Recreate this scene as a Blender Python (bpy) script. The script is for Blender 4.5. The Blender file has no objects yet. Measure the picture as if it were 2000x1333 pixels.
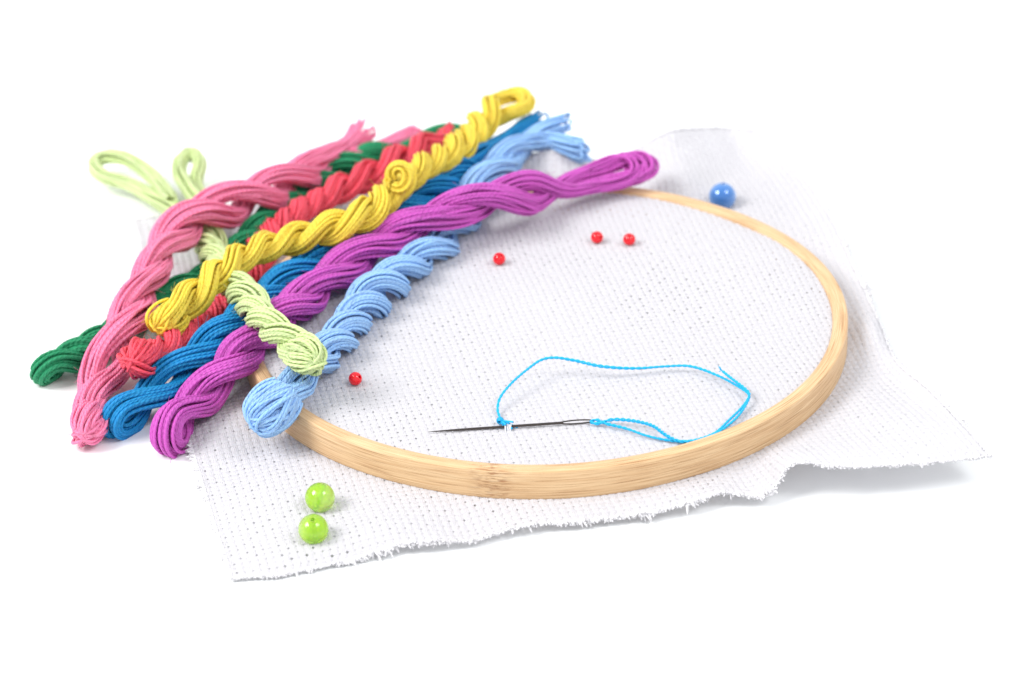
import bpy, math, random
import numpy as np
from mathutils import Vector, Matrix
rng = np.random.default_rng(7); random.seed(7)
SC = bpy.context.scene
COL = SC.collection
CM = 0.01

# ------------------------------------------------------------------ camera
ELEV, DIST, TX, TY, TZ, ROLL, F = 0.5032, 82.48, -0.987, -1.676, 1.30, -0.0333, 5500.0
t_ = np.array([TX, TY, TZ]); FW = np.array([0, math.cos(ELEV), -math.sin(ELEV)])
CAMP = t_ - DIST * FW
r_ = np.array([1., 0, 0]); u_ = np.cross(r_, FW)
CR = math.cos(ROLL) * r_ + math.sin(ROLL) * u_
CU = -math.sin(ROLL) * r_ + math.cos(ROLL) * u_
cam = bpy.data.cameras.new('camera'); camo = bpy.data.objects.new('camera', cam); COL.objects.link(camo)
M = Matrix(((CR[0], CU[0], -FW[0], CAMP[0] * CM), (CR[1], CU[1], -FW[1], CAMP[1] * CM), (CR[2], CU[2], -FW[2], CAMP[2] * CM), (0, 0, 0, 1)))
camo.matrix_world = M
cam.sensor_width = 36.0; cam.lens = F / 2000 * 36; cam.clip_start = 0.05; cam.clip_end = 20
cam.dof.use_dof = True; cam.dof.focus_distance = 0.79; cam.dof.aperture_fstop = 13
SC.camera = camo

def at(px, py, z):
    """the point at height z (cm) seen at photograph pixel px, py"""
    d = FW * F + CR * (px - 1000) - CU * (py - 666.5)
    k = (z - CAMP[2]) / d[2]
    return CAMP + d * k

# ------------------------------------------------------------------ light
W = bpy.data.worlds.new('World'); SC.world = W; W.use_nodes = True
bg = W.node_tree.nodes['Background']; bg.inputs[0].default_value = (0.965, 0.98, 1.0, 1); bg.inputs[1].default_value = 0.90
SC.view_settings.view_transform = 'Standard'; SC.view_settings.look = 'None'
SC.view_settings.exposure = 0.13; SC.view_settings.gamma = 1
def area(name, d, dist, sx, sy, power, col):
    l = bpy.data.lights.new(name, 'AREA'); l.shape = 'RECTANGLE'; l.size = sx; l.size_y = sy; l.energy = power; l.color = col
    o = bpy.data.objects.new(name, l); COL.objects.link(o)
    d = Vector(d).normalized(); o.location = d * dist
    o.rotation_euler = (-d).to_track_quat('-Z', 'Y').to_euler()
area('softbox_key', (-0.66, -0.20, 0.72), 2.2, 1.0, 0.85, 38, (1, 0.985, 0.97))
area('softbox_fill', (0.52, -0.32, 0.78), 2.4, 1.0, 0.8, 20, (0.98, 0.985, 1))

# ------------------------------------------------------------------ helpers
def lin(c):
    return tuple((x / 255 / 12.92) if x / 255 <= .04045 else ((x / 255 + .055) / 1.055) ** 2.4 for x in c) + (1,)

def tag(o, label=None, cat=None, group=None, kind=None):
    if label: o['label'] = label
    if cat: o['category'] = cat
    if group: o['group'] = group
    if kind: o['kind'] = kind
    return o

def mesh(name, V, Fc, mat, parent=None, uv=None, attr=None, smooth=True):
    """V in cm; Fc (n,4) or (n,3) ints; uv per loop; attr per vertex"""
    me = bpy.data.meshes.new(name)
    V = np.asarray(V, np.float32) * CM; Fc = np.asarray(Fc, np.int32)
    n, k = Fc.shape
    me.vertices.add(len(V)); me.vertices.foreach_set('co', V.ravel())
    me.loops.add(n * k); me.loops.foreach_set('vertex_index', Fc.ravel())
    me.polygons.add(n); me.polygons.foreach_set('loop_start', np.arange(n, dtype=np.int32) * k)
    try: me.polygons.foreach_set('loop_total', np.full(n, k, np.int32))
    except Exception: pass
    me.polygons.foreach_set('use_smooth', np.full(n, smooth))
    if uv is not None:
        l = me.uv_layers.new(name='UVMap'); l.data.foreach_set('uv', np.asarray(uv, np.float32).ravel())
    if attr is not None:
        a = me.attributes.new('thread_rand', 'FLOAT', 'POINT'); a.data.foreach_set('value', np.asarray(attr, np.float32))
    me.update(calc_edges=True); me.validate()
    me.materials.append(mat)
    o = bpy.data.objects.new(name, me); COL.objects.link(o)
    if parent: o.parent = parent
    return o

def empty(name, loc=(0, 0, 0)):
    o = bpy.data.objects.new(name, None); COL.objects.link(o); o.empty_display_size = 0.01
    return o

class NT:
    def __init__(s, name):
        s.m = bpy.data.materials.new(name); s.m.use_nodes = True; s.t = s.m.node_tree
        s.b = s.t.nodes['Principled BSDF']
    def n(s, typ, **kw):
        x = s.t.nodes.new(typ)
        for k, v in kw.items():
            if hasattr(x, k): setattr(x, k, v)
            else: x.inputs[k.replace('_', ' ')].default_value = v
        return x
    def l(s, a, b): s.t.links.new(a, b)
    def math(s, op, a, b=None, c=None):
        x = s.t.nodes.new('ShaderNodeMath'); x.operation = op
        for i, v in enumerate((a, b, c)):
            if v is None: continue
            if isinstance(v, (int, float)): x.inputs[i].default_value = v
            else: s.l(v, x.inputs[i])
        return x.outputs[0]
    def mix(s, f, a, b):
        x = s.t.nodes.new('ShaderNodeMix'); x.data_type = 'RGBA'
        for i, v in ((0, f), (6, a), (7, b)):
            if isinstance(v, (int, float, tuple)): x.inputs[i].default_value = v
            else: s.l(v, x.inputs[i])
        return x.outputs[2]

def floss_mat(name, rgb, twist=1.0, sheen=.2, dist=.00011):
    q = NT(name); c = lin(rgb); k_ = min(1.25, .95 / max(c[:3])); c = tuple(x * k_ for x in c[:3]) + (1,)
    uv = q.n('ShaderNodeUVMap'); sp = q.n('ShaderNodeSeparateXYZ'); q.l(uv.outputs[0], sp.inputs[0])
    ph = q.math('ADD', q.math('MULTIPLY', sp.outputs[0], 3.0), q.math('MULTIPLY', sp.outputs[1], twist))
    w = q.math('SINE', q.math('MULTIPLY', ph, 2 * math.pi))
    tc = q.n('ShaderNodeTexCoord')
    nz = q.n('ShaderNodeTexNoise'); nz.inputs['Scale'].default_value = 6500; nz.inputs['Detail'].default_value = 2; q.l(tc.outputs['Object'], nz.inputs['Vector'])
    h = q.math('ADD', w, q.math('MULTIPLY', nz.outputs[0], 1.4))
    bp = q.n('ShaderNodeBump'); bp.inputs['Strength'].default_value = .75; bp.inputs['Distance'].default_value = dist
    q.l(h, bp.inputs['Height']); q.l(bp.outputs[0], q.b.inputs['Normal'])
    at_ = q.n('ShaderNodeAttribute'); at_.attribute_name = 'thread_rand'
    n2 = q.n('ShaderNodeTexNoise'); n2.inputs['Scale'].default_value = 160; q.l(tc.outputs['Object'], n2.inputs['Vector'])
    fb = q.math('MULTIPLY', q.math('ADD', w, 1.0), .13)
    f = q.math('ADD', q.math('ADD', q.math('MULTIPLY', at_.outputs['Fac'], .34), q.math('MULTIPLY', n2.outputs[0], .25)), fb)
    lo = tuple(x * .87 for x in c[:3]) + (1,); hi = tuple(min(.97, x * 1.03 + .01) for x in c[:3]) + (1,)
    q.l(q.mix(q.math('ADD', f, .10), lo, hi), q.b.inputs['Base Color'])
    q.b.inputs['Roughness'].default_value = .55
    q.b.inputs['Subsurface Weight'].default_value = .22; q.b.inputs['Subsurface Radius'].default_value = tuple(.25 + x for x in c[:3]); q.b.inputs['Subsurface Scale'].default_value = .0022
    q.b.inputs['Specular IOR Level'].default_value = .35
    q.b.inputs['Sheen Weight'].default_value = sheen; q.b.inputs['Sheen Roughness'].default_value = .4
    q.b.inputs['Sheen Tint'].default_value = c
    return q.m

# ------------------------------------------------------------------ table
q = NT('white_sheet')
q.b.inputs['Base Color'].default_value = (0.89, 0.905, 0.905, 1); q.b.inputs['Roughness'].default_value = .6
q.b.inputs['Specular IOR Level'].default_value = .25
S = 300
tb = mesh('table_surface', [(-S, -S, 0), (S, -S, 0), (S, S, 0), (-S, S, 0)], [(0, 1, 2, 3)], q.m, smooth=False)
tag(tb, kind='structure')

# ------------------------------------------------------------------ path utilities
def catmull(P, per=24):
    P = np.asarray(P, float)
    Q = np.vstack([2 * P[0] - P[1], P, 2 * P[-1] - P[-2]])
    out = []
    for i in range(1, len(Q) - 2):
        p0, p1, p2, p3 = Q[i - 1:i + 3]
        t = np.linspace(0, 1, per, endpoint=False)[:, None]
        out.append(.5 * ((2 * p1) + (-p0 + p2) * t + (2 * p0 - 5 * p1 + 4 * p2 - p3) * t ** 2 + (-p0 + 3 * p1 - 3 * p2 + p3) * t ** 3))
    out.append(Q[-2][None])
    return np.vstack(out)
def arclen(P):
    return np.r_[0, np.cumsum(np.linalg.norm(np.diff(P, axis=0), axis=1))]
def resample(P, ds):
    s = arclen(P); n = max(4, int(s[-1] / ds) + 1); t = np.linspace(0, s[-1], n)
    return np.stack([np.interp(t, s, P[:, k]) for k in range(P.shape[1])], 1)
def gsm(P, sig, wrap=False):
    if sig <= 0: return P
    k = int(3 * sig) + 1; w = np.exp(-.5 * (np.arange(-k, k + 1) / sig) ** 2); w /= w.sum()
    if wrap:
        E = np.concatenate([P[-k:], P, P[:k]]); return np.stack([np.convolve(E[:, i], w, 'valid') for i in range(P.shape[1])], 1)
    E = np.concatenate([np.repeat(P[:1], k, 0), P, np.repeat(P[-1:], k, 0)])
    Q = np.stack([np.convolve(E[:, i], w, 'valid') for i in range(P.shape[1])], 1)
    Q[0] = P[0]; Q[-1] = P[-1]
    return Q
def unit(v): return v / np.maximum(1e-9, np.linalg.norm(v, axis=-1, keepdims=True))
def tang(P): return unit(np.gradient(P, axis=0))
def rmf(P):
    T = tang(P); N = np.zeros_like(P)
    a = np.array([0, 0, 1.]) if abs(T[0][2]) < .9 else np.array([1., 0, 0])
    N[0] = unit(a - T[0] * (a @ T[0]))
    for i in range(1, len(P)):
        n = N[i - 1] - T[i] * (N[i - 1] @ T[i]); N[i] = n / max(1e-9, np.linalg.norm(n))
    return T, N, np.cross(T, N)
def snoise(n, sig, r=None):
    x = (r or rng).standard_normal(n + 8 * int(sig) + 8); k = int(3 * sig) + 1
    w = np.exp(-.5 * (np.arange(-k, k + 1) / sig) ** 2); y = np.convolve(x, w, 'same')[k:k + n]
    return y / (np.std(y) + 1e-9)

def tubes(paths, rad, sides=6, uvlen=.16, rand=None, cap=(False, False)):
    """paths list of (n,3); rad scalar or list of arrays -> V, F, UV, attr"""
    VV, FF, UU, AA = [], [], [], []; base = 0
    ang = np.arange(sides) / sides * 2 * np.pi
    for i, P in enumerate(paths):
        n = len(P)
        if n < 3: continue
        T, N, B = rmf(P)
        r = np.full(n, rad) if np.isscalar(rad) else np.array(rad[i], float)
        if np.ndim(r) == 0: r = np.full(n, float(r))
        r = r.copy()
        if cap[0]: r[0] *= .05; r[1] *= .75
        if cap[1]: r[-1] *= .05; r[-2] *= .75
        ring = P[:, None] + r[:, None, None] * (np.cos(ang)[None, :, None] * N[:, None] + np.sin(ang)[None, :, None] * B[:, None])
        VV.append(ring.reshape(-1, 3))
        a = np.arange(n - 1)[:, None] * sides + np.arange(sides)[None]
        b = np.arange(n - 1)[:, None] * sides + (np.arange(sides)[None] + 1) % sides
        FF.append((np.stack([a, b, b + sides, a + sides], -1) + base).reshape(-1, 4))
        s = arclen(P) / uvlen + i * .37
        u0 = np.broadcast_to(np.arange(sides) / sides, (n - 1, sides)); u1 = u0 + 1 / sides
        v0 = np.broadcast_to(s[:-1, None], (n - 1, sides)); v1 = np.broadcast_to(s[1:, None], (n - 1, sides))
        UU.append(np.stack([np.stack([u0, v0], -1), np.stack([u1, v0], -1), np.stack([u1, v1], -1), np.stack([u0, v1], -1)], 2).reshape(-1, 2))
        AA.append(np.full(n * sides, rand[i] if rand is not None else .5))
        base += n * sides
    return np.vstack(VV), np.vstack(FF), np.vstack(UU), np.concatenate(AA)

def merge(*gs):
    V, Fq, U, A = [], [], [], []; b = 0
    for g in gs:
        V.append(g[0]); Fq.append(g[1] + b); U.append(g[2]); A.append(g[3]); b += len(g[0])
    return np.vstack(V), np.vstack(Fq), np.vstack(U), np.concatenate(A)

def fuzz(paths, count, length=.20, rad=.0055, spread=.06):
    out = []
    for _ in range(count):
        P = paths[rng.integers(len(paths))]
        if len(P) < 12: continue
        i = rng.integers(3, len(P) - 4)
        T = P[i + 1] - P[i]; T = T / (np.linalg.norm(T) + 1e-9)
        n = rng.standard_normal(3); n -= T * (n @ T); n = unit(n)
        L = length * (.4 + rng.random()); t = np.linspace(0, 1, 6)[:, None]
        sgn = 1 if rng.random() < .5 else -1
        k = rng.standard_normal(3) * .35
        q_ = P[i] + n * spread * .6 + (T * sgn * .9 + n * .45) * L * t + (k + n * -.25) * L * t ** 2
        out.append(q_)
    return tubes(out, rad, 3, rand=np.full(len(out), .8))

# ------------------------------------------------------------------ skeins
CAMDIR = -FW
def make_skein(label, mat, ctrl, r, pitch, hand=1, aoff=None, tr=.043, tails=('loop', []), phase=0.,
               tail_r=.8, fanw=1.3, wob=.10, seed=0, foldk=1.0, own=.0, fz=2600, pvar=.22, curl=None, bunch=None, lspread=(-.16, .10), mess=0, endw=.0, kink=None, fold_r=1.0, lump=0.):
    global rng
    rng = np.random.default_rng(100 + seed)
    a = aoff if aoff else r * .84
    ds = .05
    C = resample(catmull([at(*p[:3]) for p in ctrl]), ds); C = gsm(C, 4)
    n = len(C); T = tang(C); up = CU
    N = unit(up[None] - T * (T @ up)[:, None]); B = np.cross(T, N)
    pit = np.interp(np.linspace(0, 1, n), np.linspace(0, 1, len(pitch)), pitch) if hasattr(pitch, '__len__') else np.full(n, pitch)
    pit = pit * (1 + pvar * snoise(n, 30) * .7)
    phi = phase + hand * np.cumsum(2 * np.pi * ds / pit * np.clip(np.arange(n) * ds / 1.0, 0, 1))
    am = a * (1 + wob * np.clip(snoise(n, 22), -1.6, 1.6))
    am = am * (1 + endw * np.exp(-(np.arange(n) * ds / .6) ** 2))
    O = np.cos(phi)[:, None] * N + np.sin(phi)[:, None] * B
    ka = 1 + (kink[1] * np.exp(-((np.arange(n) - kink[0] * n) * ds / .32) ** 2) if kink else 0)
    PA = C + (am * ka)[:, None] * O; PB = C - am[:, None] * O
    # folded end: A(0) -> around -> B(0)
    th = np.linspace(0, np.pi, 16)[1:-1, None]
    fold = C[0] + am[0] * (np.cos(th) * O[0] - np.sin(th) * T[0] * foldk)
    kind, tp = tails
    segs = [('twisted_strand', PA[::-1]), ('folded_end', fold), ('twisted_strand', PB)]
    path = np.vstack([PA[::-1], fold, PB])
    lab = np.r_[np.zeros(n), np.ones(len(fold)), np.full(n, 2)]
    rr = np.full(len(path), r); 
    rr = rr * (1 + .07 * np.clip(snoise(len(path), 18), -1.5, 1.5))
    if lump: rr = rr
    cen = np.vstack([C[::-1], np.repeat(C[:1], len(fold), 0), C])
    rmp = np.clip(np.minimum(np.arange(n), n - 1 - np.arange(n)) / 14, 0, 1); inrope = np.r_[rmp[::-1], np.zeros(len(fold)), rmp]
    fr = fold_r
    d0 = np.abs(np.arange(len(path)) - (n + len(fold) / 2)) * ds
    rr *= 1 + (fr - 1) * np.exp(-(d0 / .5) ** 2)
    def addtail(start_pts, pts, ds=ds):
        P = catmull(np.vstack([start_pts[-1:], [at(*p) for p in pts]])) if len(pts) else start_pts[-1:]
        return resample(P, ds)[1:]
    fanA = fanB = False
    if kind == 'loop':          # bundle goes out from B, round, and back into A
        L = catmull(np.vstack([path[-12:-11], path[-1:], [at(*p) for p in tp], path[:1], path[11:12]]))
        k0 = 24; L = L[k0:-k0]
        L = resample(L, ds)[1:-1]
        m = len(L)
        path = np.vstack([path, L]); lab = np.r_[lab, np.full(m, 3)]
        x = np.linspace(0, 1, m); e = np.minimum(x, 1 - x) * 2
        rr = np.r_[rr, r * (1 + (tail_r - 1) * np.clip(e * 3, 0, 1))]
        cen = np.vstack([cen, L]); inrope = np.r_[inrope, np.zeros(m)]
    else:
        tA, tB = tp
        LA = catmull(np.vstack([PA[-10:-9], PA[-1:], [at(*p) for p in tA]]))[24:]; LA = resample(LA, ds)[1:]
        LB = catmull(np.vstack([PB[-10:-9], PB[-1:], [at(*p) for p in tB]]))[24:]; LB = resample(LB, ds)[1:]
        def tr_(m, w_):
            x = np.linspace(0, 1, m); return r * (1 + (tail_r - 1) * np.clip(x * 3, 0, 1)) * (1 + (w_ - 1) * np.clip((x - .5) * 2, 0, 1) ** 1.5)
        path = np.vstack([LA[::-1], path, LB]); lab = np.r_[np.full(len(LA), 4), lab, np.full(len(LB), 3)]
        rr = np.r_[tr_(len(LA), fanw)[::-1], rr, tr_(len(LB), fanw)]
        cen = np.vstack([LA[::-1], cen, LB]); inrope = np.r_[np.zeros(len(LA)), inrope, np.zeros(len(LB))]
    lp_ = kind == 'loop'; path = gsm(path, 3, lp_); cen = gsm(cen, 3, lp_); rr = gsm(rr[:, None], 4, lp_)[:, 0]; ir = inrope
    if kind == 'loop':
        path = np.vstack([path, path[:1]]); cen = np.vstack([cen, cen[:1]]); rr = np.r_[rr, rr[0]]; ir = np.r_[ir, ir[0]]; lab = np.r_[lab, 3]
    n = len(path)
    T, N, B = rmf(path)
    if kind == 'loop':      # spread closing twist
        c = N[0] @ N[-1]; s_ = N[0] @ B[-1]; dl = math.atan2(s_, c)
    else: dl = 0
    tw = np.linspace(0, dl, n) + own * arclen(path)
    Rd = path - cen; Rd = Rd - T * (Rd * T).sum(1)[:, None]; Ru = unit(Rd + 1e-9)
    # thread positions in the bundle section
    n1 = max(6, int(2 * np.pi * (r - tr) / (2 * tr) * 1.02)); n2 = max(3, int(2 * np.pi * (r - 3 * tr) / (2 * tr) * .95))
    pos = [((r - tr) / r, k / n1 * 2 * np.pi + rng.normal() * .05) for k in range(n1)] + [((r - 2.9 * tr) / r, k / n2 * 2 * np.pi) for k in range(n2)]
    if r - 5 * tr > 0: pos += [((r - 4.9 * tr) / r * .8, k * 2.1) for k in range(3)]
    kk = min(1, (a / r) * .96)
    threads = []
    for ro, th0 in pos:
        ro_ = ro * (1 + .10 * np.clip(snoise(n, 12), -2, 1.6)); th_ = th0 + tw + .30 * snoise(n, 34) + .12 * snoise(n, 11)
        if kind == 'loop':
            f = np.clip(np.arange(n) / 40, 0, 1) * np.clip((n - 1 - np.arange(n)) / 40, 0, 1)
            ro_ = ro + (ro_ - ro) * f; th_ = th0 + tw + (th_ - th0 - tw) * f
        off = (rr * ro_)[:, None] * (np.cos(th_)[:, None] * N + np.sin(th_)[:, None] * B)
        c = (off * Ru).sum(1)
        off += (np.where(c < 0, (kk - 1) * c, 0) * ir)[:, None] * Ru
        if kind == 'loop':
            m0 = np.where(lab == 3)[0][0]; xx = np.clip((np.arange(n) - m0) / max(1, n - 1 - m0), 0, 1)
            dout = unit(path[(m0 + n) // 2] - (path[m0] + path[-1]) / 2)
            off += (np.sin(np.pi * xx) ** 1.5 * rng.uniform(*lspread))[:, None] * dout + (np.sin(np.pi * xx) ** 2 * rng.normal() * .06)[:, None] * unit(np.cross(dout, CAMDIR))
        threads.append(gsm(path + off, 3.2, lp_) if kind != 'loop' else np.vstack([(z_ := gsm((path + off)[:-1], 3.2, True)), z_[:1]]))
    root = empty('embroidery_skein')
    rand = rng.random(len(threads))
    names = {0: 'twisted_strand', 2: 'twisted_strand', 1: 'folded_end', 3: 'looped_end' if kind == 'loop' else 'loose_end', 4: 'loose_end'}
    # widen the folded end so that it reads as a part
    l2 = lab.copy(); f0 = np.where(lab == 1)[0]
    l2[max(0, f0[0] - 9):f0[-1] + 10] = 1
    for v in (0, 1, 2, 3, 4):
        idx = np.where(l2 == v)[0]
        if len(idx) < 4: continue
        i0, i1 = idx[0], min(n - 1, idx[-1] + 1)
        cuts = []
        for j, P in enumerate(threads):
            a0, a1 = i0, i1 + 1
            if kind == 'fan' and v in (3, 4):
                cut = int((j // 2 * 7919 % 9) * 1.1)
                if v == 3: a1 -= cut
                else: a0 += cut
            cuts.append(P[a0:a1])
        capt = (kind == 'fan' and v == 4, kind == 'fan' and v == 3)
        g = tubes(cuts, tr * 1.17 * (1 + .05 * (v == 1)), 7, rand=rand, cap=capt)
        if any(capt):       # little hairpins joining neighbouring thread ends
            arcs = []
            for j in range(0, len(cuts) - 1, 2):
                p, q2 = (cuts[j][-1], cuts[j + 1][-1]) if v == 3 else (cuts[j][0], cuts[j + 1][0])
                tt = unit(cuts[j][-1] - cuts[j][-4]) if v == 3 else unit(cuts[j][0] - cuts[j][3])
                if np.linalg.norm(p - q2) > .24: continue
                th = np.linspace(-.15, np.pi + .15, 12)[:, None]; m_ = (p + q2) / 2; h_ = (p - q2) / 2
                arcs.append(m_ + np.cos(th) * h_ + np.sin(th) * tt * (np.linalg.norm(h_) * 1.4 + .03))
            if arcs: g = merge(g, tubes(arcs, tr * .95, 7, rand=rng.random(len(arcs))))
        nf = int(fz * len(idx) / n)
        if nf > 2: g = merge(g, fuzz(cuts[:n1], nf))
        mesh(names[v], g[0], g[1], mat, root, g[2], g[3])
    if curl:
        cc = at(*curl[:3]); t = np.linspace(0, 1, 60)[:, None]; e1 = CR; e2 = CU; aa = 4.2 + t * 5.4
        pc = cc + curl[3] * (np.cos(aa) * e1 + np.sin(aa) * e2 * 1.1) * (1.05 - .15 * t) + CAMDIR * (.25 * np.sin(np.pi * t) - .15)
        Tc, Nc, Bc = rmf(pc); tg = []
        for k in range(14):
            th1 = k / 9 * 6.28; ro1 = curl[4] * (1 if k < 9 else .45)
            th1 = th1 + .3 * snoise(60, 12); tg.append(pc + ro1 * (np.cos(th1)[:, None] * Nc + np.sin(th1)[:, None] * Bc))
        g = tubes(tg, tr * 1.15, 7, rand=rng.random(len(tg)))
        mesh('curl', g[0], g[1], mat, root, g[2], g[3])
    if bunch:       # rounded head of looped threads at the folded end
        L_, R_, N_ = bunch; T0 = unit(C[0] - C[10]); e1 = unit(np.cross(T0, np.array([0, 0, 1.]))); e2 = np.cross(e1, T0); tg = []
        for k in range(N_):
            t = np.linspace(-2.35, 2.35, 34)[:, None]; ps = np.pi * k / N_ + rng.normal() * .06 + .35 * t * hand
            sh = rng.choice([1.0, 1.0, 1.0, .86, .93]) + rng.normal() * .025
            off = (e1 * rng.normal() + e2 * rng.normal()) * R_ * .15 * np.cos(t / 2) ** 2
            P = C[0] - T0 * L_ * .15 + sh * (T0 * L_ * np.cos(t) + (np.cos(ps) * e1 + np.sin(ps) * e2) * R_ * np.sign(t) * np.abs(np.sin(t)) ** .8) + off
            P[:, 2] = np.maximum(P[:, 2], .07)
            P += .02 * np.stack([snoise(34, 5) for _ in range(3)], 1)
            tg.append(gsm(resample(P, .05), 1.5))
        g = tubes(tg, tr * 1.12, 7, rand=rng.random(len(tg)))
        g = merge(g, fuzz(tg, 160))
        mesh('rounded_end', g[0], g[1], mat, root, g[2], g[3])
    if mess:
        fl = threads[0][f0[0]:f0[-1]].mean(0); tg = []; T0 = unit(C[0] - C[12])
        for j in range(mess):
            t = np.linspace(0, 1, 30)[:, None]; T0c = unit(np.cross(CAMDIR, T0))
            if rng.random() < .6: s0 = unit(CAMDIR * rng.uniform(.4, 1.2) + T0c * rng.normal() * .6); s1 = unit(-T0 * -1 + rng.standard_normal(3) * .25)
            else: s0 = unit(CAMDIR + T0 * rng.normal() * .4); s1 = unit(T0c + T0 * rng.normal() * .6)
            rr_ = r * rng.uniform(1.25, 1.3 + mess / 75); b0 = C[0] - T0 * rng.uniform(.0, .35 + mess / 110)
            env = .45 + .55 * np.sin(np.pi * t) ** .7; aa = rng.uniform(-.8, .8)
            tg.append(b0 + rr_ * env * (np.cos(aa + 3.0 * (t - .5)) * s0 * .85 + np.sin(aa + 3.0 * (t - .5)) * s1 * 1.25))
        g = tubes([gsm(x, 2) for x in tg], tr * .8, 6, rand=rng.random(len(tg)))
        mesh('loose_thread', g[0], g[1], mat, root, g[2], g[3])
    tag(root, label, 'embroidery thread', 'twisted skeins of embroidery floss')
    return root

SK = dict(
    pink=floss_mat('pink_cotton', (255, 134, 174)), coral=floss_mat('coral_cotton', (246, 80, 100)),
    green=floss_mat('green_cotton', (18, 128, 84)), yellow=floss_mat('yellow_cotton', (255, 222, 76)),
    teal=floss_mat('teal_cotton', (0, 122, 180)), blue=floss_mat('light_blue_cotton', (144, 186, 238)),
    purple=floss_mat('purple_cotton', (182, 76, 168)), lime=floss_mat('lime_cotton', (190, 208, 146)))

make_skein('dark green twisted floss skein, its knotted end lying farthest left on the white table', SK['green'],
    [(94, 722, .50), (150, 694, .55), (225, 652, .50), (320, 588, .50), (400, 545, .6), (480, 475, .8), (560, 398, .85), (650, 338, .95), (730, 306, .95)],
    .29, [2.4, 2.8, 3.0], 1, aoff=.29, endw=.3, tails=('loop', [(800, 285, 1.0), (850, 258, 1.1), (895, 258, 1.1), (905, 275, 1.0), (850, 285, .9), (790, 300, .8)]), phase=.9, mess=5, seed=1, fold_r=1.15, tail_r=.6)
make_skein('coral red lumpy skein squeezed between the green and yellow skeins, tufted end over the pink', SK['coral'],
    [(272, 702, 1.75), (340, 672, 1.3), (410, 622, .9), (470, 562, .85), (520, 475, 1.0), (580, 418, 1.2), (650, 376, 1.25), (720, 343, 1.3), (780, 312, 1.4), (830, 286, 1.4)],
    .28, [2.3, 2.3, 2.2, 2.2, 2.4], -1, aoff=.34, wob=.18, tails=('fan', ([(865, 268, 1.4), (880, 252, 1.5)], [(860, 278, 1.4), (892, 266, 1.4)])), phase=1.4, seed=2, fold_r=1.0, tail_r=.75, mess=6, bunch=(.60, .50, 30))
make_skein('deep blue twisted skein lying between the coral and purple skeins and over the hoop', SK['teal'],
    [(233, 818, .55), (285, 782, .75), (370, 710, 1.2), (450, 645, 1.65), (510, 592, 1.75), (590, 532, 1.65), (700, 460, 1.65), (780, 415, 1.7), (860, 366, 1.85), (920, 322, 1.8)],
    .34, [3.4, 3.6, 3.2, 3.2, 3.4], 1, aoff=.29, tails=('fan', ([(985, 272, 1.7), (1050, 232, 1.7)], [(990, 290, 1.5), (1052, 244, 1.5)])), phase=.5, seed=3, tail_r=.62, fanw=1.7, fold_r=1.2, endw=.15)
make_skein('light blue twisted skein crossing the hoop rim, frayed bunch at its near end', SK['blue'],
    [(528, 800, 1.6), (562, 766, 1.85), (600, 728, 1.85), (660, 665, 1.75), (705, 605, 1.7), (770, 545, 1.65), (850, 482, 1.6), (905, 425, 1.6), (950, 352, 1.8), (1000, 300, 1.8)],
    .31, [3.4, 3.3, 3.3, 3.4, 3.4], 1, aoff=.36, wob=.22, tails=('fan', ([(1050, 262, 1.9), (1108, 243, 2.0)], [(1070, 278, 1.7), (1148, 298, 1.7)])), phase=1.1, seed=4, tail_r=1.0, fanw=1.3, fold_r=1.2, foldk=.9, mess=10, bunch=(.78, .62, 52), pvar=.25, endw=.1)
make_skein('purple twisted skein with an open loop end over the far hoop rim', SK['purple'],
    [(338, 842, .65), (395, 775, .85), (460, 705, 1.5), (530, 640, 1.8), (590, 590, 1.85), (660, 530, 1.9), (740, 480, 2.0), (850, 420, 2.5), (950, 390, 2.6), (1040, 375, 2.2)],
    .345, [3.0, 3.1, 3.3, 3.7, 4.2], 1, aoff=.32, wob=.14, tails=('loop', [(1120, 350, 2.0), (1190, 326, 2.05), (1246, 306, 2.15), (1270, 320, 2.05), (1260, 341, 1.85), (1180, 358, 1.8), (1110, 372, 1.95)]), phase=.15, lspread=(-.75, .12), seed=5, tail_r=.60, foldk=1.1, fold_r=1.25, endw=.38)
make_skein('pale lime green skein crossing over the purple and light blue, two looped tails behind', SK['lime'],
    [(600, 696, 2.75), (560, 666, 2.75), (515, 625, 2.7), (480, 580, 2.35), (450, 548, 1.9), (420, 500, 1.3), (400, 455, .9), (380, 430, .8)],
    .27, [2.2, 2.1, 2.1, 2.8], -1, aoff=.30, wob=.15, tails=('fan', (
        [(345, 415, .6), (300, 388, .6), (250, 358, .6), (202, 345, .6), (183, 320, .6), (205, 305, .7), (250, 312, .8), (296, 345, .9), (338, 392, .9)],
        [(385, 395, .7), (365, 365, .8), (350, 338, .9), (355, 310, 1.0), (378, 300, 1.0), (392, 322, .9), (382, 355, .6), (392, 390, .55)])), phase=1.5, seed=6, tail_r=.85, fanw=1.0, fold_r=1.1, bunch=(.58, .50, 32))
make_skein('pink twisted skein arching over the lime tails, near end resting on the table', SK['pink'],
    [(172, 830, .60), (197, 745, .65), (237, 660, 1.25), (282, 560, 1.5), (325, 480, 1.7), (390, 420, 1.9), (470, 393, 1.7), (560, 357, 1.5), (640, 310, 1.3)],
    .375, [5.0, 4.6, 4.2, 3.9, 4.0], 1, aoff=.28, wob=.25, tails=('fan', ([(680, 282, 1.3), (712, 250, 1.4)], [(690, 305, 1.1), (745, 290, 1.0), (820, 268, .9)])), phase=1.2, seed=7, tail_r=.62, fanw=2.2, foldk=1.1, bunch=(.75, .48, 30), own=-.1, pvar=.25)
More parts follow.
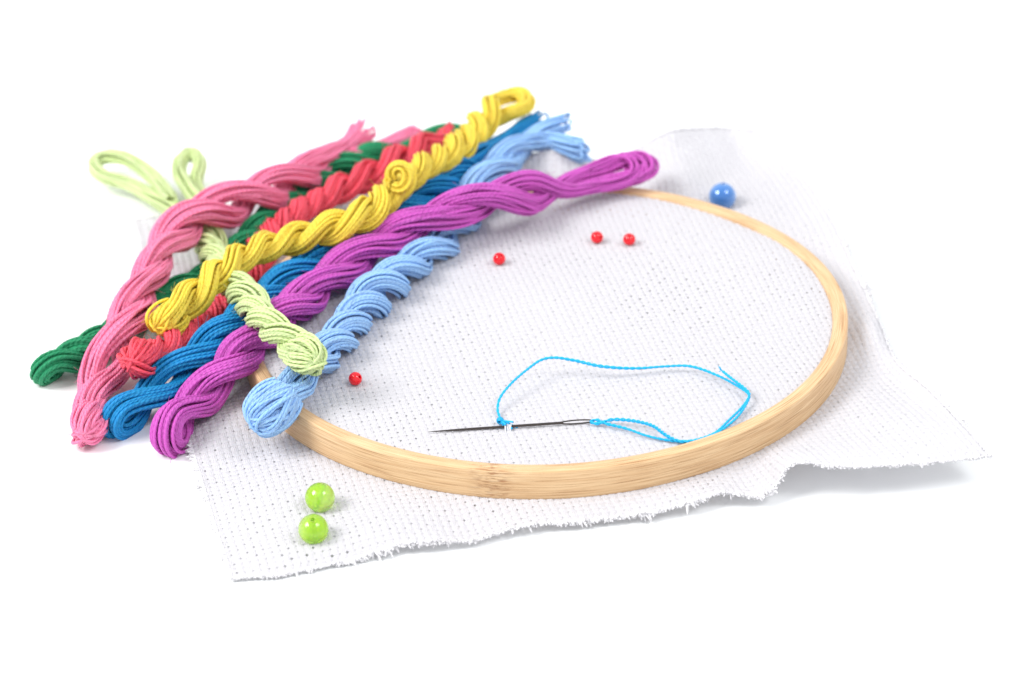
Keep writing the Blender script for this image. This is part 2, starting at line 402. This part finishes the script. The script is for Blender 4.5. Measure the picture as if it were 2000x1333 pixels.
make_skein('bright yellow tightly twisted lumpy skein, topmost of the pile', SK['yellow'],
    [(330, 624, 1.9), (368, 588, 2.2), (415, 543, 2.5), (480, 498, 2.55), (560, 470, 2.45), (640, 450, 2.6), (710, 420, 2.85), (765, 372, 2.85), (820, 330, 2.75), (885, 296, 2.5), (925, 262, 2.2), (948, 228, 2.3), (972, 212, 2.3)],
    .285, [2.3, 2.1, 2.0, 1.9, 2.0, 2.1, 2.3, 2.6], -1, aoff=.31, wob=.08, pvar=.12, tails=('loop', [(990, 188, 2.35), (1010, 181, 2.4), (1026, 190, 2.4), (1027, 206, 2.35), (1008, 218, 2.3)]), phase=1.2, seed=8, tail_r=.8, foldk=1.1, fold_r=1.0, bunch=(.58, .47, 30), curl=(779, 346, 3.5, .30, .16))

# ------------------------------------------------------------------ hoop
R0, HZ0, HZ1, TH = 9.0, .36, 1.30, .46
def bamboo():
    q = NT('bamboo')
    uv = q.n('ShaderNodeUVMap'); sp = q.n('ShaderNodeSeparateXYZ'); q.l(uv.outputs[0], sp.inputs[0])
    u, v = sp.outputs[0], sp.outputs[1]
    def noise(su, sv, det=3, dist=0):
        c = q.n('ShaderNodeCombineXYZ'); q.l(q.math('MULTIPLY', u, su), c.inputs[0]); q.l(q.math('MULTIPLY', v, sv), c.inputs[1])
        x = q.n('ShaderNodeTexNoise'); x.inputs['Scale'].default_value = 1; x.inputs['Detail'].default_value = det; x.inputs['Distortion'].default_value = dist
        q.l(c.outputs[0], x.inputs['Vector']); return x.outputs[0]
    def ramp(x, a, b):
        m = q.n('ShaderNodeMapRange'); m.inputs[1].default_value = a; m.inputs[2].default_value = b; q.l(x, m.inputs[0]); return m.outputs[0]
    broad = noise(.35, 1.6, 2); fine = noise(.5, 26, 3, .3); dark = noise(.55, 44, 2, .1); light = noise(.3, 40, 2)
    c = q.mix(broad, lin((212, 176, 132)), lin((232, 202, 160)))
    c = q.mix(q.math('MULTIPLY', ramp(fine, .40, .60), .6), c, lin((194, 152, 108)))
    c = q.mix(q.math('MULTIPLY', ramp(dark, .56, .68), .75), c, lin((150, 98, 52)))
    c = q.mix(q.math('MULTIPLY', ramp(light, .62, .70), .45), c, lin((246, 222, 180)))
    # the bamboo node: a flecked band near the front
    UN = NODEU
    du = q.math('ABSOLUTE', q.math('SUBTRACT', u, UN)); wob = noise(.8, 5, 2)
    band = ramp(q.math('SUBTRACT', q.math('ADD', du, 0), q.math('MULTIPLY', wob, .9)), .25, -.25)
    fl = ramp(noise(3.2, 22, 3, .5), .50, .66)
    fleck = q.math('MULTIPLY', band, fl)
    c = q.mix(q.math('MULTIPLY', fleck, .75), c, lin((150, 92, 52)))
    g2 = q.math('MULTIPLY', band, ramp(noise(2.5, 16, 3), .52, .6))
    c = q.mix(q.math('MULTIPLY', g2, .5), c, lin((204, 178, 146)))
    q.l(c, q.b.inputs['Base Color'])
    h = q.math('SUBTRACT', q.math('MULTIPLY', fine, 1.0), q.math('MULTIPLY', ramp(dark, .58, .72), .5)); h = q.math('SUBTRACT', h, q.math('MULTIPLY', fleck, 1.5))
    bp = q.n('ShaderNodeBump'); bp.inputs['Strength'].default_value = .5; bp.inputs['Distance'].default_value = .00022
    q.l(h, bp.inputs['Height']); q.l(bp.outputs[0], q.b.inputs['Normal'])
    q.b.inputs['Roughness'].default_value = .48; q.b.inputs['Specular IOR Level'].default_value = .35
    return q.m
pn = at(958, 918, HZ1); NODEU = math.atan2(pn[1], pn[0]) % (2 * math.pi) * R0
prof = []
def corner(cx, cz, rad, a0, a1, k=5):
    for t in np.linspace(a0, a1, k): prof.append((cx + rad * math.cos(t), cz + rad * math.sin(t)))
rc = .09
corner(R0 - rc, HZ0 + rc, rc, -math.pi / 2, 0)
for z in np.linspace(HZ0 + .2, HZ1 - .2, 6): prof.append((R0, z))
corner(R0 - .07, HZ1 - .07, .07, 0, math.pi / 2)
corner(R0 - TH + .15, HZ1 - .15, .15, math.pi / 2, math.pi)
corner(R0 - TH + .05, HZ0 + .05, .05, math.pi, 1.5 * math.pi, 3)
prof = np.array(prof); NP = len(prof); NS = 512
th = np.arange(NS) / NS * 2 * np.pi
wv = .012 * np.sin(3 * th + 1) + .008 * np.sin(7 * th)
swell = .018 * np.exp(-((((th * R0 - NODEU + 20) % (2 * np.pi * R0)) - 20) / .35) ** 2)
rad = prof[None, :, 0] + wv[:, None] + swell[:, None] * (prof[None, :, 0] > R0 - .1)
V = np.stack([rad * np.cos(th)[:, None], rad * np.sin(th)[:, None], np.broadcast_to(prof[None, :, 1], rad.shape) + .008 * np.sin(5 * th)[:, None]], -1).reshape(-1, 3)
a = (np.arange(NS)[:, None] * NP + np.arange(NP)[None]); b = (np.arange(NS)[:, None] * NP + (np.arange(NP)[None] + 1) % NP)
c = ((np.arange(NS)[:, None] + 1) % NS * NP + (np.arange(NP)[None] + 1) % NP); d = ((np.arange(NS)[:, None] + 1) % NS * NP + np.arange(NP)[None])
Fh = np.stack([a, d, c, b], -1).reshape(-1, 4)
pl = np.r_[0, np.cumsum(np.linalg.norm(np.diff(np.vstack([prof, prof[:1]]), axis=0), axis=1))]
v0 = np.broadcast_to(pl[:-1], (NS, NP)); v1 = np.broadcast_to(pl[1:], (NS, NP)); u0 = np.broadcast_to((th * R0)[:, None], (NS, NP)); u1 = u0 + 2 * np.pi * R0 / NS
UVh = np.stack([np.stack([u0, v0], -1), np.stack([u1, v0], -1), np.stack([u1, v1], -1), np.stack([u0, v1], -1)], 2).reshape(-1, 2)
hoop = mesh('embroidery_hoop', V, Fh, bamboo(), None, UVh)
tag(hoop, 'round pale bamboo embroidery hoop clamping the white cloth', 'embroidery hoop')

# ------------------------------------------------------------------ cloth
rng = np.random.default_rng(3)
edge_px = dict(
    bottom=[(450, 1132, .12), (560, 1120, .12), (690, 1092, .15), (780, 1064, .3), (860, 1058, .3), (930, 1056, .22), (1020, 1028, .3), (1120, 1020, .25), (1230, 1008, .25), (1320, 990, .35), (1385, 968, .45), (1420, 962, .45), (1480, 970, .35), (1515, 950, .5), (1540, 912, 1.0), (1580, 904, 1.2), (1640, 912, 1.1), (1760, 908, 1.05), (1860, 900, 1.0), (1932, 890, .9)],
    top=[(262, 430, .25), (400, 412, .25), (540, 396, .3), (700, 372, .3), (860, 340, .5), (980, 312, 1.0), (1070, 298, 1.5), (1130, 305, 1.3), (1190, 318, .8), (1245, 290, 1.3), (1310, 256, 1.7), (1380, 250, 1.2), (1430, 252, .7), (1480, 255, .9)],
    left=[(450, 1132, .12), (415, 1020, .12), (385, 920, .12), (345, 780, .12), (312, 660, .12), (285, 540, .15), (262, 430, .25)],
    right=[(1932, 890, .9), (1880, 830, .9), (1815, 760, .7), (1748, 702, .45), (1712, 620, .5), (1672, 530, .5), (1625, 430, .5), (1560, 335, .5), (1480, 255, .9)])
E_ = {k: catmull([at(*p) for p in v]) for k, v in edge_px.items()}
def ev(k, t):
    P = E_[k]; s = arclen(P); s = s / s[-1]
    return np.stack([np.interp(t, s, P[:, i]) for i in range(3)], -1)
c00, c10, c01, c11 = E_['bottom'][0], E_['bottom'][-1], E_['top'][0], E_['top'][-1]
CU_, CV_ = .205, .225
NU = int(np.linalg.norm(c10 - c00) / CU_); NV = int(np.linalg.norm(c01 - c00 + c11 - c10) / 2 / CV_)
SUB = 6
def cloth_pos(U, Vv):
    """U,Vv in 0..1 -> xyz of the smooth cloth surface"""
    U = U[..., None]; Vv = Vv[..., None]
    bil = c00 * (1 - U) * (1 - Vv) + c10 * U * (1 - Vv) + c01 * (1 - U) * Vv + c11 * U * Vv
    Lu = NU * CU_; Lv = NV * CV_
    u = U[..., 0]; v = Vv[..., 0]
    db, dt, dl, dr = v * Lv, (1 - v) * Lv, u * Lu, (1 - u) * Lu
    eb, et, el, er = ev('bottom', u), ev('top', u), ev('left', v), ev('right', v)
    P = bil.copy()
    for e, d_, base in ((eb, db, c00 * (1 - U) + c10 * U), (et, dt, c01 * (1 - U) + c11 * U), (el, dl, c00 * (1 - Vv) + c01 * Vv), (er, dr, c10 * (1 - Vv) + c11 * Vv)):
        P += (e - base) * np.exp(-d_ / 3.2)[..., None]
    w = [1 / (d_ + .03) ** 2 for d_ in (db, dt, dl, dr)]
    ze = (w[0] * eb[..., 2] + w[1] * et[..., 2] + w[2] * el[..., 2] + w[3] * er[..., 2]) / sum(w)
    x, y = P[..., 0], P[..., 1]; r = np.hypot(x, y); ang = np.arctan2(y, x)
    de = np.minimum(np.minimum(db, dt), np.minimum(dl, dr))
    t = np.clip((r - 8.9) / (np.maximum(r - 8.9, 0) + de + 1e-6), 0, 1)
    rimz = .38
    zo = rimz * (1 - t) + ze * t
    fold = np.sin(ang * 9 + 1.2) * .5 + np.sin(ang * 17 + r * .35) * .35 + np.sin(ang * 5 - r * .5) * .4
    zo = zo + fold * .34 * (4 * t * (1 - t)) * np.clip((r - 8.9) / 3, 0, 1)
    # a raised fold running from the right of the hoop out to the near right corner, and one at the far right
    zo += .55 * np.exp(-((ang + .05 - .0 * r) / .10) ** 2) * (4 * t * (1 - t)) * np.clip((r - 9) / 2, 0, 1)
    zo += .9 * np.exp(-((ang - 1.12) / .09) ** 2) * np.clip((r - 9) / 1.5, 0, 1) * (1 - t) + .5 * np.exp(-((ang - .85) / .12) ** 2) * np.clip((r - 9) / 2, 0, 1) * (1 - t)
    zi = FAB(x, y)
    k = np.clip((r - 8.56) / .28, 0, 1); k = k * k * (3 - 2 * k)
    P[..., 2] = np.where(r < 8.56, zi, zi * (1 - k) + zo * k)
    P[..., 2] = np.maximum(P[..., 2], .07)
    return P
def FAB(x, y):
    r = np.hypot(x, y)
    return 1.17 - .05 * np.clip((r - 7.9) / .7, 0, 1) ** 2 + .035 * np.sin(x * .75 + y * .5 + 1) + .03 * np.sin(x * .3 - y * .9 + 2) + .03 * np.exp(-((y - .4 * x - 1.5) / .8) ** 2)
nu, nv = NU * SUB + 1, NV * SUB + 1
gu, gv = np.meshgrid(np.arange(nu) / SUB, np.arange(nv) / SUB, indexing='ij')
# pull vertices near the lattice corners to size each hole, jitter the thread lines
ju = gsm(rng.standard_normal((nu, 1)), 3)[:, 0] * .06; jv = gsm(rng.standard_normal((nv, 1)), 3)[:, 0] * .06
cu = np.rint(gu).astype(int); cv = np.rint(gv).astype(int)
hs = rng.uniform(.35, .95, (NU + 2, NV + 2)); par = (np.add.outer(np.arange(NU + 2), np.arange(NV + 2)) % 2); hs = hs * np.where(par == 0, 1.02, .5) * np.clip(.85 + .35 * gsm(gsm(rng.standard_normal((NU + 2, NV + 2)) * 6, 5).T, 5).T, .35, 1.25)
iu = np.arange(nu); iv = np.arange(nv)
ou = np.where(iu % SUB == 1, 1, np.where(iu % SUB == SUB - 1, -1, 0)); ov = np.where(iv % SUB == 1, 1, np.where(iv % SUB == SUB - 1, -1, 0))
near = (np.abs(ou)[:, None] * np.abs(ov)[None] > 0) | ((np.abs(ou)[:, None] > 0) & (iv % SUB == 0)[None]) | ((iu % SUB == 0)[:, None] & (np.abs(ov) > 0)[None])
sz = hs[cu, cv]
diag = (np.abs(ou)[:, None] * np.abs(ov)[None] > 0)
fac = np.where(diag, sz * .78, sz)
gU = np.where(near, cu + (gu - cu) * fac, gu) + ju[:, None] + .03 * np.sin(gv * .37)
gV = np.where(near, cv + (gv - cv) * fac, gv) + jv[None] + .03 * np.sin(gu * .41)
gU = np.clip(gU, 0, NU); gV = np.clip(gV, 0, NV)
P0 = cloth_pos(gU / NU, gV / NV)
Tu = np.gradient(P0, axis=0); Tv = np.gradient(P0, axis=1); Nn = unit(np.cross(Tu, Tv))
fu = gu % 1; fv = gv % 1
cell = ((np.floor(gu) + np.floor(gv)) % 2)
hgt = np.sqrt(np.abs(np.sin(np.pi * fu) * np.sin(np.pi * fv)))
hgt = .022 * hgt + .010 * np.where(cell < .5, np.abs(np.sin(np.pi * fv)), np.abs(np.sin(np.pi * fu))) 
hgt += .006 * rng.standard_normal(hgt.shape)
Pc = P0 + Nn * hgt[..., None]
idx = np.arange(nu * nv).reshape(nu, nv)
Fq = np.stack([idx[:-1, :-1], idx[1:, :-1], idx[1:, 1:], idx[:-1, 1:]], -1)
qi = np.arange(nu - 1)[:, None]; qj = np.arange(nv - 1)[None]
hole = ((qi % SUB == 0) | (qi % SUB == SUB - 1)) & ((qj % SUB == 0) | (qj % SUB == SUB - 1))
hole &= (qi > 2) & (qi < nu - 4) & (qj > 2) & (qj < nv - 4)
keep = ~hole
UVc = np.stack([np.stack([gu, gv], -1)[:-1, :-1], np.stack([gu, gv], -1)[1:, :-1], np.stack([gu, gv], -1)[1:, 1:], np.stack([gu, gv], -1)[:-1, 1:]], 2)
q = NT('white_cotton_weave')
uv = q.n('ShaderNodeUVMap'); sp = q.n('ShaderNodeSeparateXYZ'); q.l(uv.outputs[0], sp.inputs[0])
pr = q.math('MODULO', q.math('ADD', q.math('FLOOR', sp.outputs[0]), q.math('FLOOR', sp.outputs[1])), 2)
wu = q.math('ABSOLUTE', q.math('SINE', q.math('MULTIPLY', sp.outputs[0], 4 * math.pi))); wv_ = q.math('ABSOLUTE', q.math('SINE', q.math('MULTIPLY', sp.outputs[1], 4 * math.pi)))
hh = q.math('ADD', q.math('MULTIPLY', wu, pr), q.math('MULTIPLY', wv_, q.math('SUBTRACT', 1, pr)))
tc = q.n('ShaderNodeTexCoord'); nz = q.n('ShaderNodeTexNoise'); nz.inputs['Scale'].default_value = 3500; nz.inputs['Detail'].default_value = 3; q.l(tc.outputs['Object'], nz.inputs['Vector'])
bp = q.n('ShaderNodeBump'); bp.inputs['Strength'].default_value = .6; bp.inputs['Distance'].default_value = .00018
q.l(q.math('ADD', hh, q.math('MULTIPLY', nz.outputs[0], 1.2)), bp.inputs['Height']); q.l(bp.outputs[0], q.b.inputs['Normal'])
q.b.inputs['Base Color'].default_value = (.668, .655, .684, 1); q.b.inputs['Roughness'].default_value = .85
q.b.inputs['Specular IOR Level'].default_value = .15; q.b.inputs['Sheen Weight'].default_value = .15
tr_ = q.n('ShaderNodeBsdfTranslucent'); tr_.inputs[0].default_value = (.86, .84, .88, 1)
mx = q.n('ShaderNodeMixShader'); mx.inputs[0].default_value = .15
out = q.t.nodes['Material Output']; q.l(q.b.outputs[0], mx.inputs[1]); q.l(tr_.outputs[0], mx.inputs[2]); q.l(mx.outputs[0], out.inputs[0])
cloth_mat = q.m
cloth = mesh('aida_cloth', Pc.reshape(-1, 3), Fq[keep], cloth_mat, None, UVc[keep].reshape(-1, 2))
tag(cloth, 'white open weave cross stitch cloth stretched in the hoop, ragged edges on the table', 'cloth')
# frayed edges: short thread ends all round
fr = []; fra = []
def edgepts(k):
    if k == 'bottom': return Pc[:, 0], Pc[:, 0] - Pc[:, 5]
    if k == 'top': return Pc[:, -1], Pc[:, -1] - Pc[:, -6]
    if k == 'left': return Pc[0], Pc[0] - Pc[5]
    return Pc[-1], Pc[-1] - Pc[-6]
for k in ('bottom', 'top', 'left', 'right'):
    P, D = edgepts(k); D = unit(D)
    al = unit(np.gradient(P, axis=0)); n = len(P)
    clump = snoise(n, 5) * .5 + snoise(n, 16) * .5
    for i in range(n):
        for _ in range(2):
            L = (.055 + .05 * clump[i]) * (.6 + .8 * rng.random())
            if rng.random() < .006: L *= rng.uniform(2, 4)
            L = max(.04, L)
            o_ = P[i] + al[i] * rng.uniform(-.03, .03) - D[i] * .05
            dr_ = unit(D[i] + al[i] * rng.normal() * .3 + np.array([0, 0, rng.normal() * .25 - .05]))
            bend = rng.standard_normal(3) * .3
            t = np.linspace(0, 1, 5)[:, None]
            q_ = o_ + dr_ * (L + .05) * t + bend * L * t ** 2
            q_[:, 2] = np.maximum(q_[:, 2], .05)
            fr.append(q_); fra.append(min(rng.uniform(.020, .042), .006 / L + .004) * np.array([1, 1.1, 1.1, .9, .35]))
g = tubes(fr, fra, 5)
q2 = NT('white_cotton_fray'); q2.b.inputs['Base Color'].default_value = (.69, .68, .70, 1); q2.b.inputs['Roughness'].default_value = .8; q2.b.inputs['Specular IOR Level'].default_value = .15
mesh('frayed_edge', g[0], g[1], q2.m, cloth, g[2])['kind'] = 'stuff'

# ------------------------------------------------------------------ needle
q = NT('polished_steel'); q.b.inputs['Base Color'].default_value = (.10, .085, .08, 1); q.b.inputs['Metallic'].default_value = 1; q.b.inputs['Roughness'].default_value = .16  # near-black base colour stands in for dark surroundings mirrored in the steel
def surf(px, py, dz=0):
    z = 1.17
    for _ in range(4):
        p = at(px, py, z + dz); z = float(FAB(p[0], p[1])) + .035
    return at(px, py, z + dz)
tip = surf(835, 844, .05); eye = surf(1163, 822, .07)
ax = unit(eye - tip); Ln = np.linalg.norm(eye - tip); sd = unit(np.cross(np.array([0, 0, 1.]), ax)); upn = np.cross(ax, sd)
def needle_ring(s, w, h, k=10):
    a = np.arange(k) / k * 2 * np.pi
    return tip + ax * s + np.cos(a)[:, None] * sd * w + np.sin(a)[:, None] * upn * h
st = [0, .1, .4, .9, 1.5, 2.4, 3.2, Ln - 1.15, Ln - .9]
rw = [.003, .010, .022, .033, .037, .038, .038, .038, .042]
rings = [needle_ring(s, w, w) for s, w in zip(st, rw)]
def tube_rings(rings, closed_end=True):
    V = np.vstack(rings); k = len(rings[0]); m = len(rings)
    a = np.arange(m - 1)[:, None] * k + np.arange(k)[None]; b = np.arange(m - 1)[:, None] * k + (np.arange(k)[None] + 1) % k
    return V, np.stack([a, b, b + k, a + k], -1).reshape(-1, 4)
V1, F1 = tube_rings(rings)
# the eye: a slim closed loop of wire flattened around the slot
tt = np.linspace(0, 2 * np.pi, 41)
cx = Ln - .52; lp = tip + ax * (cx + .46 * np.cos(tt))[:, None] + upn * (.043 * np.sin(tt))[:, None] + sd * (.022 * np.sin(tt))[:, None]
V2, F2, _, _ = tubes([lp], .021, 6)
needle = mesh('sewing_needle', np.vstack([V1, V2]), np.vstack([F1, F2 + len(V1)]), q.m)
tag(needle, 'steel sewing needle with a long eye, threaded blue, lying on the stretched cloth', 'needle')
# fabric threads standing over the needle (the stitch it passes under)
sp_ = []
for px in (987, 990.5, 994, 997.5):
    p = tip + (eye - tip) * ((px - 835) / 328); p[2] = FAB(p[0], p[1]) + .02; t = np.linspace(0, 1, 11)[:, None]
    d_ = unit(sd * 1 + ax * rng.normal() * .2); sp_.append(p + d_ * (.15 * (t - .5) * 2) + np.array([0, 0, 1.]) * (.14 * np.sin(np.pi * t) ** .8) - np.array([0, 0, .02]))
g = tubes(sp_, .025, 8)
mesh('raised_stitch', g[0], g[1], q2.m, cloth, g[2])

# ------------------------------------------------------------------ blue sewing thread
bm = floss_mat('bright_blue_cotton', (22, 168, 226), dist=.00006)
rng = np.random.default_rng(11)
def sp3(L): return np.array([surf(a, b, c) for a, b, c in L])
# each run is a doubled strand
run1 = sp3([(982, 826, .06), (975, 812, .08), (972, 797, .15), (978, 775, .30), (1000, 748, .45), (1030, 722, .55), (1058, 703, .6), (1085, 699, .6), (1125, 705, .5), (1175, 716, .4), (1240, 720, .25), (1300, 716, .2), (1350, 716, .2), (1400, 733, .2), (1438, 753, .2), (1462, 770, .2), (1460, 785, .15), (1440, 815, .12), (1405, 843, .1), (1370, 858, .1), (1330, 863, .1), (1300, 850, .15), (1275, 832, .2), (1235, 822, .2), (1195, 820, .15), (1170, 828, .1), (1152, 825, .08)])
run2 = sp3([(1152, 825, .07), (1165, 820, .1), (1185, 828, .12), (1225, 838, .1), (1265, 852, .08), (1310, 861, .06), (1352, 862, .06), (1395, 847, .08), (1425, 820, .1), (1450, 795, .13), (1464, 772, .2), (1452, 757, .25), (1432, 742, .3), (1410, 724, .35)])
thr = []
def twine(run, amp=.019, pitch=.32, rad=.024, sep=.0):
    P = resample(catmull(run), .02); P = gsm(P, 3); T, N, B = rmf(P); s = arclen(P)
    ph = s / pitch * 2 * np.pi + 2 * snoise(len(P), 40)
    am = amp * (1 + .35 * np.clip(snoise(len(P), 30), -1, 1.4))
    o = am[:, None] * (np.cos(ph)[:, None] * N + np.sin(ph)[:, None] * B)
    return [P + o, P - o]
thr = twine(run1) + twine(run2)
g = tubes(thr, .026, 7, uvlen=.07, cap=(True, True))
ends = []
for k in range(9):
    p = run2[-1]; d_ = unit(run2[-1] - run2[-2]) + rng.standard_normal(3) * .35; t = np.linspace(0, 1, 5)[:, None]
    ends.append(p + d_ * .12 * t)
g = merge(g, tubes(ends, .009, 4))
th_root = empty('sewing_thread')
mesh('strand', g[0], g[1], bm, th_root, g[2], g[3])
kn = surf(977, 825, .08); kk_ = []
for j in range(7):
    t = np.linspace(0, 2 * np.pi, 20)[:, None]; n1_ = unit(rng.standard_normal(3)); n2_ = unit(np.cross(n1_, rng.standard_normal(3)))
    kk_.append(kn + np.array([0, 0, .05]) + .08 * (np.cos(t) * n1_ + np.sin(t) * n2_) + sd * .0)
for j in range(14):
    d_ = unit(at(1000, 818, 1.35) - at(975, 809, 1.35)) + rng.standard_normal(3) * .22; t = np.linspace(0, 1, 6)[:, None]
    kk_.append(kn + np.array([0, 0, .04]) + d_ * .34 * t - np.array([0, 0, .05]) * t ** 2)
g = tubes(kk_, .028, 6, uvlen=.07)
mesh('knot', g[0], g[1], bm, th_root, g[2], g[3])
tag(th_root, 'bright blue doubled thread looping from the needle eye across the cloth', 'thread')

# ------------------------------------------------------------------ beads
def bead_mesh(name, R, hole, mat, seg=48):
    pr_ = []; a0 = math.asin(hole / R)
    for t in np.linspace(a0 + .10, math.pi - a0 - .10, 28): pr_.append((R * math.sin(t), R * math.cos(t)))
    zt = R * math.cos(a0)
    pr_ += [(hole * 1.02, -zt * .985), (hole, -zt * .94), (hole, -zt * .5), (hole, 0), (hole, zt * .5), (hole, zt * .94), (hole * 1.02, zt * .985)]
    pr_ = np.array(pr_); k = len(pr_); th = np.arange(seg) / seg * 2 * np.pi
    V = np.stack([pr_[None, :, 0] * np.cos(th)[:, None], pr_[None, :, 0] * np.sin(th)[:, None], np.broadcast_to(pr_[None, :, 1], (seg, k))], -1).reshape(-1, 3)
    a = np.arange(seg)[:, None] * k + np.arange(k)[None]; b = np.arange(seg)[:, None] * k + (np.arange(k)[None] + 1) % k
    c = (np.arange(seg)[:, None] + 1) % seg * k + (np.arange(k)[None] + 1) % k; d = (np.arange(seg)[:, None] + 1) % seg * k + np.arange(k)[None]
    return mesh(name, V, np.stack([a, b, c, d], -1).reshape(-1, 4), mat)
def place(o, p, rot): o.location = Vector(p) * CM; o.rotation_euler = rot
q = NT('red_glass'); q.b.inputs['Base Color'].default_value = (.80, .002, .012, 1); q.b.inputs['Roughness'].default_value = .08; q.b.inputs['Subsurface Weight'].default_value = .4
q.b.inputs['Subsurface Radius'].default_value = (.002, .0002, .0002); q.b.inputs['Subsurface Scale'].default_value = .6; q.b.inputs['Coat Weight'].default_value = .3
rb = None
for (px, py, lab, rot) in (
    (975, 506, 'small round red bead on the cloth just below the purple skein', (.5, .4, 0)),
    (1166, 464, 'small red bead, left one of the pair near the far side of the hoop', (1.2, .6, .5)),
    (1229, 468, 'small red bead, right one of the pair near the far side of the hoop', (-.45, .5, 0)),
    (694, 740, 'small round red bead on the cloth just right of the light blue skein', (1.0, .2, .9))):
    if rb is None: rb = o = bead_mesh('bead', .195, .045, q.m)
    else: o = rb.copy(); COL.objects.link(o)
    p = surf(px, py, .17); place(o, p, rot); tag(o, lab, 'bead', 'small red beads')
q = NT('green_cats_eye_glass')
tc = q.n('ShaderNodeTexCoord'); sx = q.n('ShaderNodeSeparateXYZ'); q.l(tc.outputs['Object'], sx.inputs[0])
mr = q.n('ShaderNodeMapRange'); mr.inputs[1].default_value = .0004; mr.inputs[2].default_value = .0036; q.l(sx.outputs[0], mr.inputs[0])
q.l(q.mix(mr.outputs[0], (.50, .82, .03, 1), (.68, .90, .25, 1)), q.b.inputs['Base Color'])
q.b.inputs['Roughness'].default_value = .07; q.b.inputs['Subsurface Weight'].default_value = .85; q.b.inputs['Subsurface Radius'].default_value = (.004, .005, .0012); q.b.inputs['Subsurface Scale'].default_value = .5
q.b.inputs['Transmission Weight'].default_value = .65; q.b.inputs['Coat Weight'].default_value = .4
gb = None
for (px, py, lab, rot) in (
    (625, 972, 'farther of two glossy lime green beads, milky patch low on it', (-.50, .10, -.7)),
    (612, 1034, 'glossy lime green bead closest to the camera, near the ragged cloth edge', (-.30, -.1, 2.9))):
    if gb is None: gb = o = bead_mesh('bead', .41, .055, q.m)
    else: o = gb.copy(); COL.objects.link(o)
    z = .24 + .405; place(o, at(px, py, z), rot); tag(o, lab, 'bead', 'green glass beads')
q = NT('blue_pearl')
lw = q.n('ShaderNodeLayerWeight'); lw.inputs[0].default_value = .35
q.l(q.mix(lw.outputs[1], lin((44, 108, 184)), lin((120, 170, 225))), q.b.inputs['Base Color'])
q.b.inputs['Roughness'].default_value = .10; q.b.inputs['Coat Weight'].default_value = 1; q.b.inputs['Metallic'].default_value = .1
try: q.b.inputs['Thin Film Thickness'].default_value = 380; q.b.inputs['Thin Film IOR'].default_value = 1.5
except Exception: pass
o = bead_mesh('bead', .45, .075, q.m); place(o, at(1411, 384, .95), (-.12, .05, 0))
tag(o, 'shiny pearly blue bead on the cloth behind the far hoop rim', 'bead')
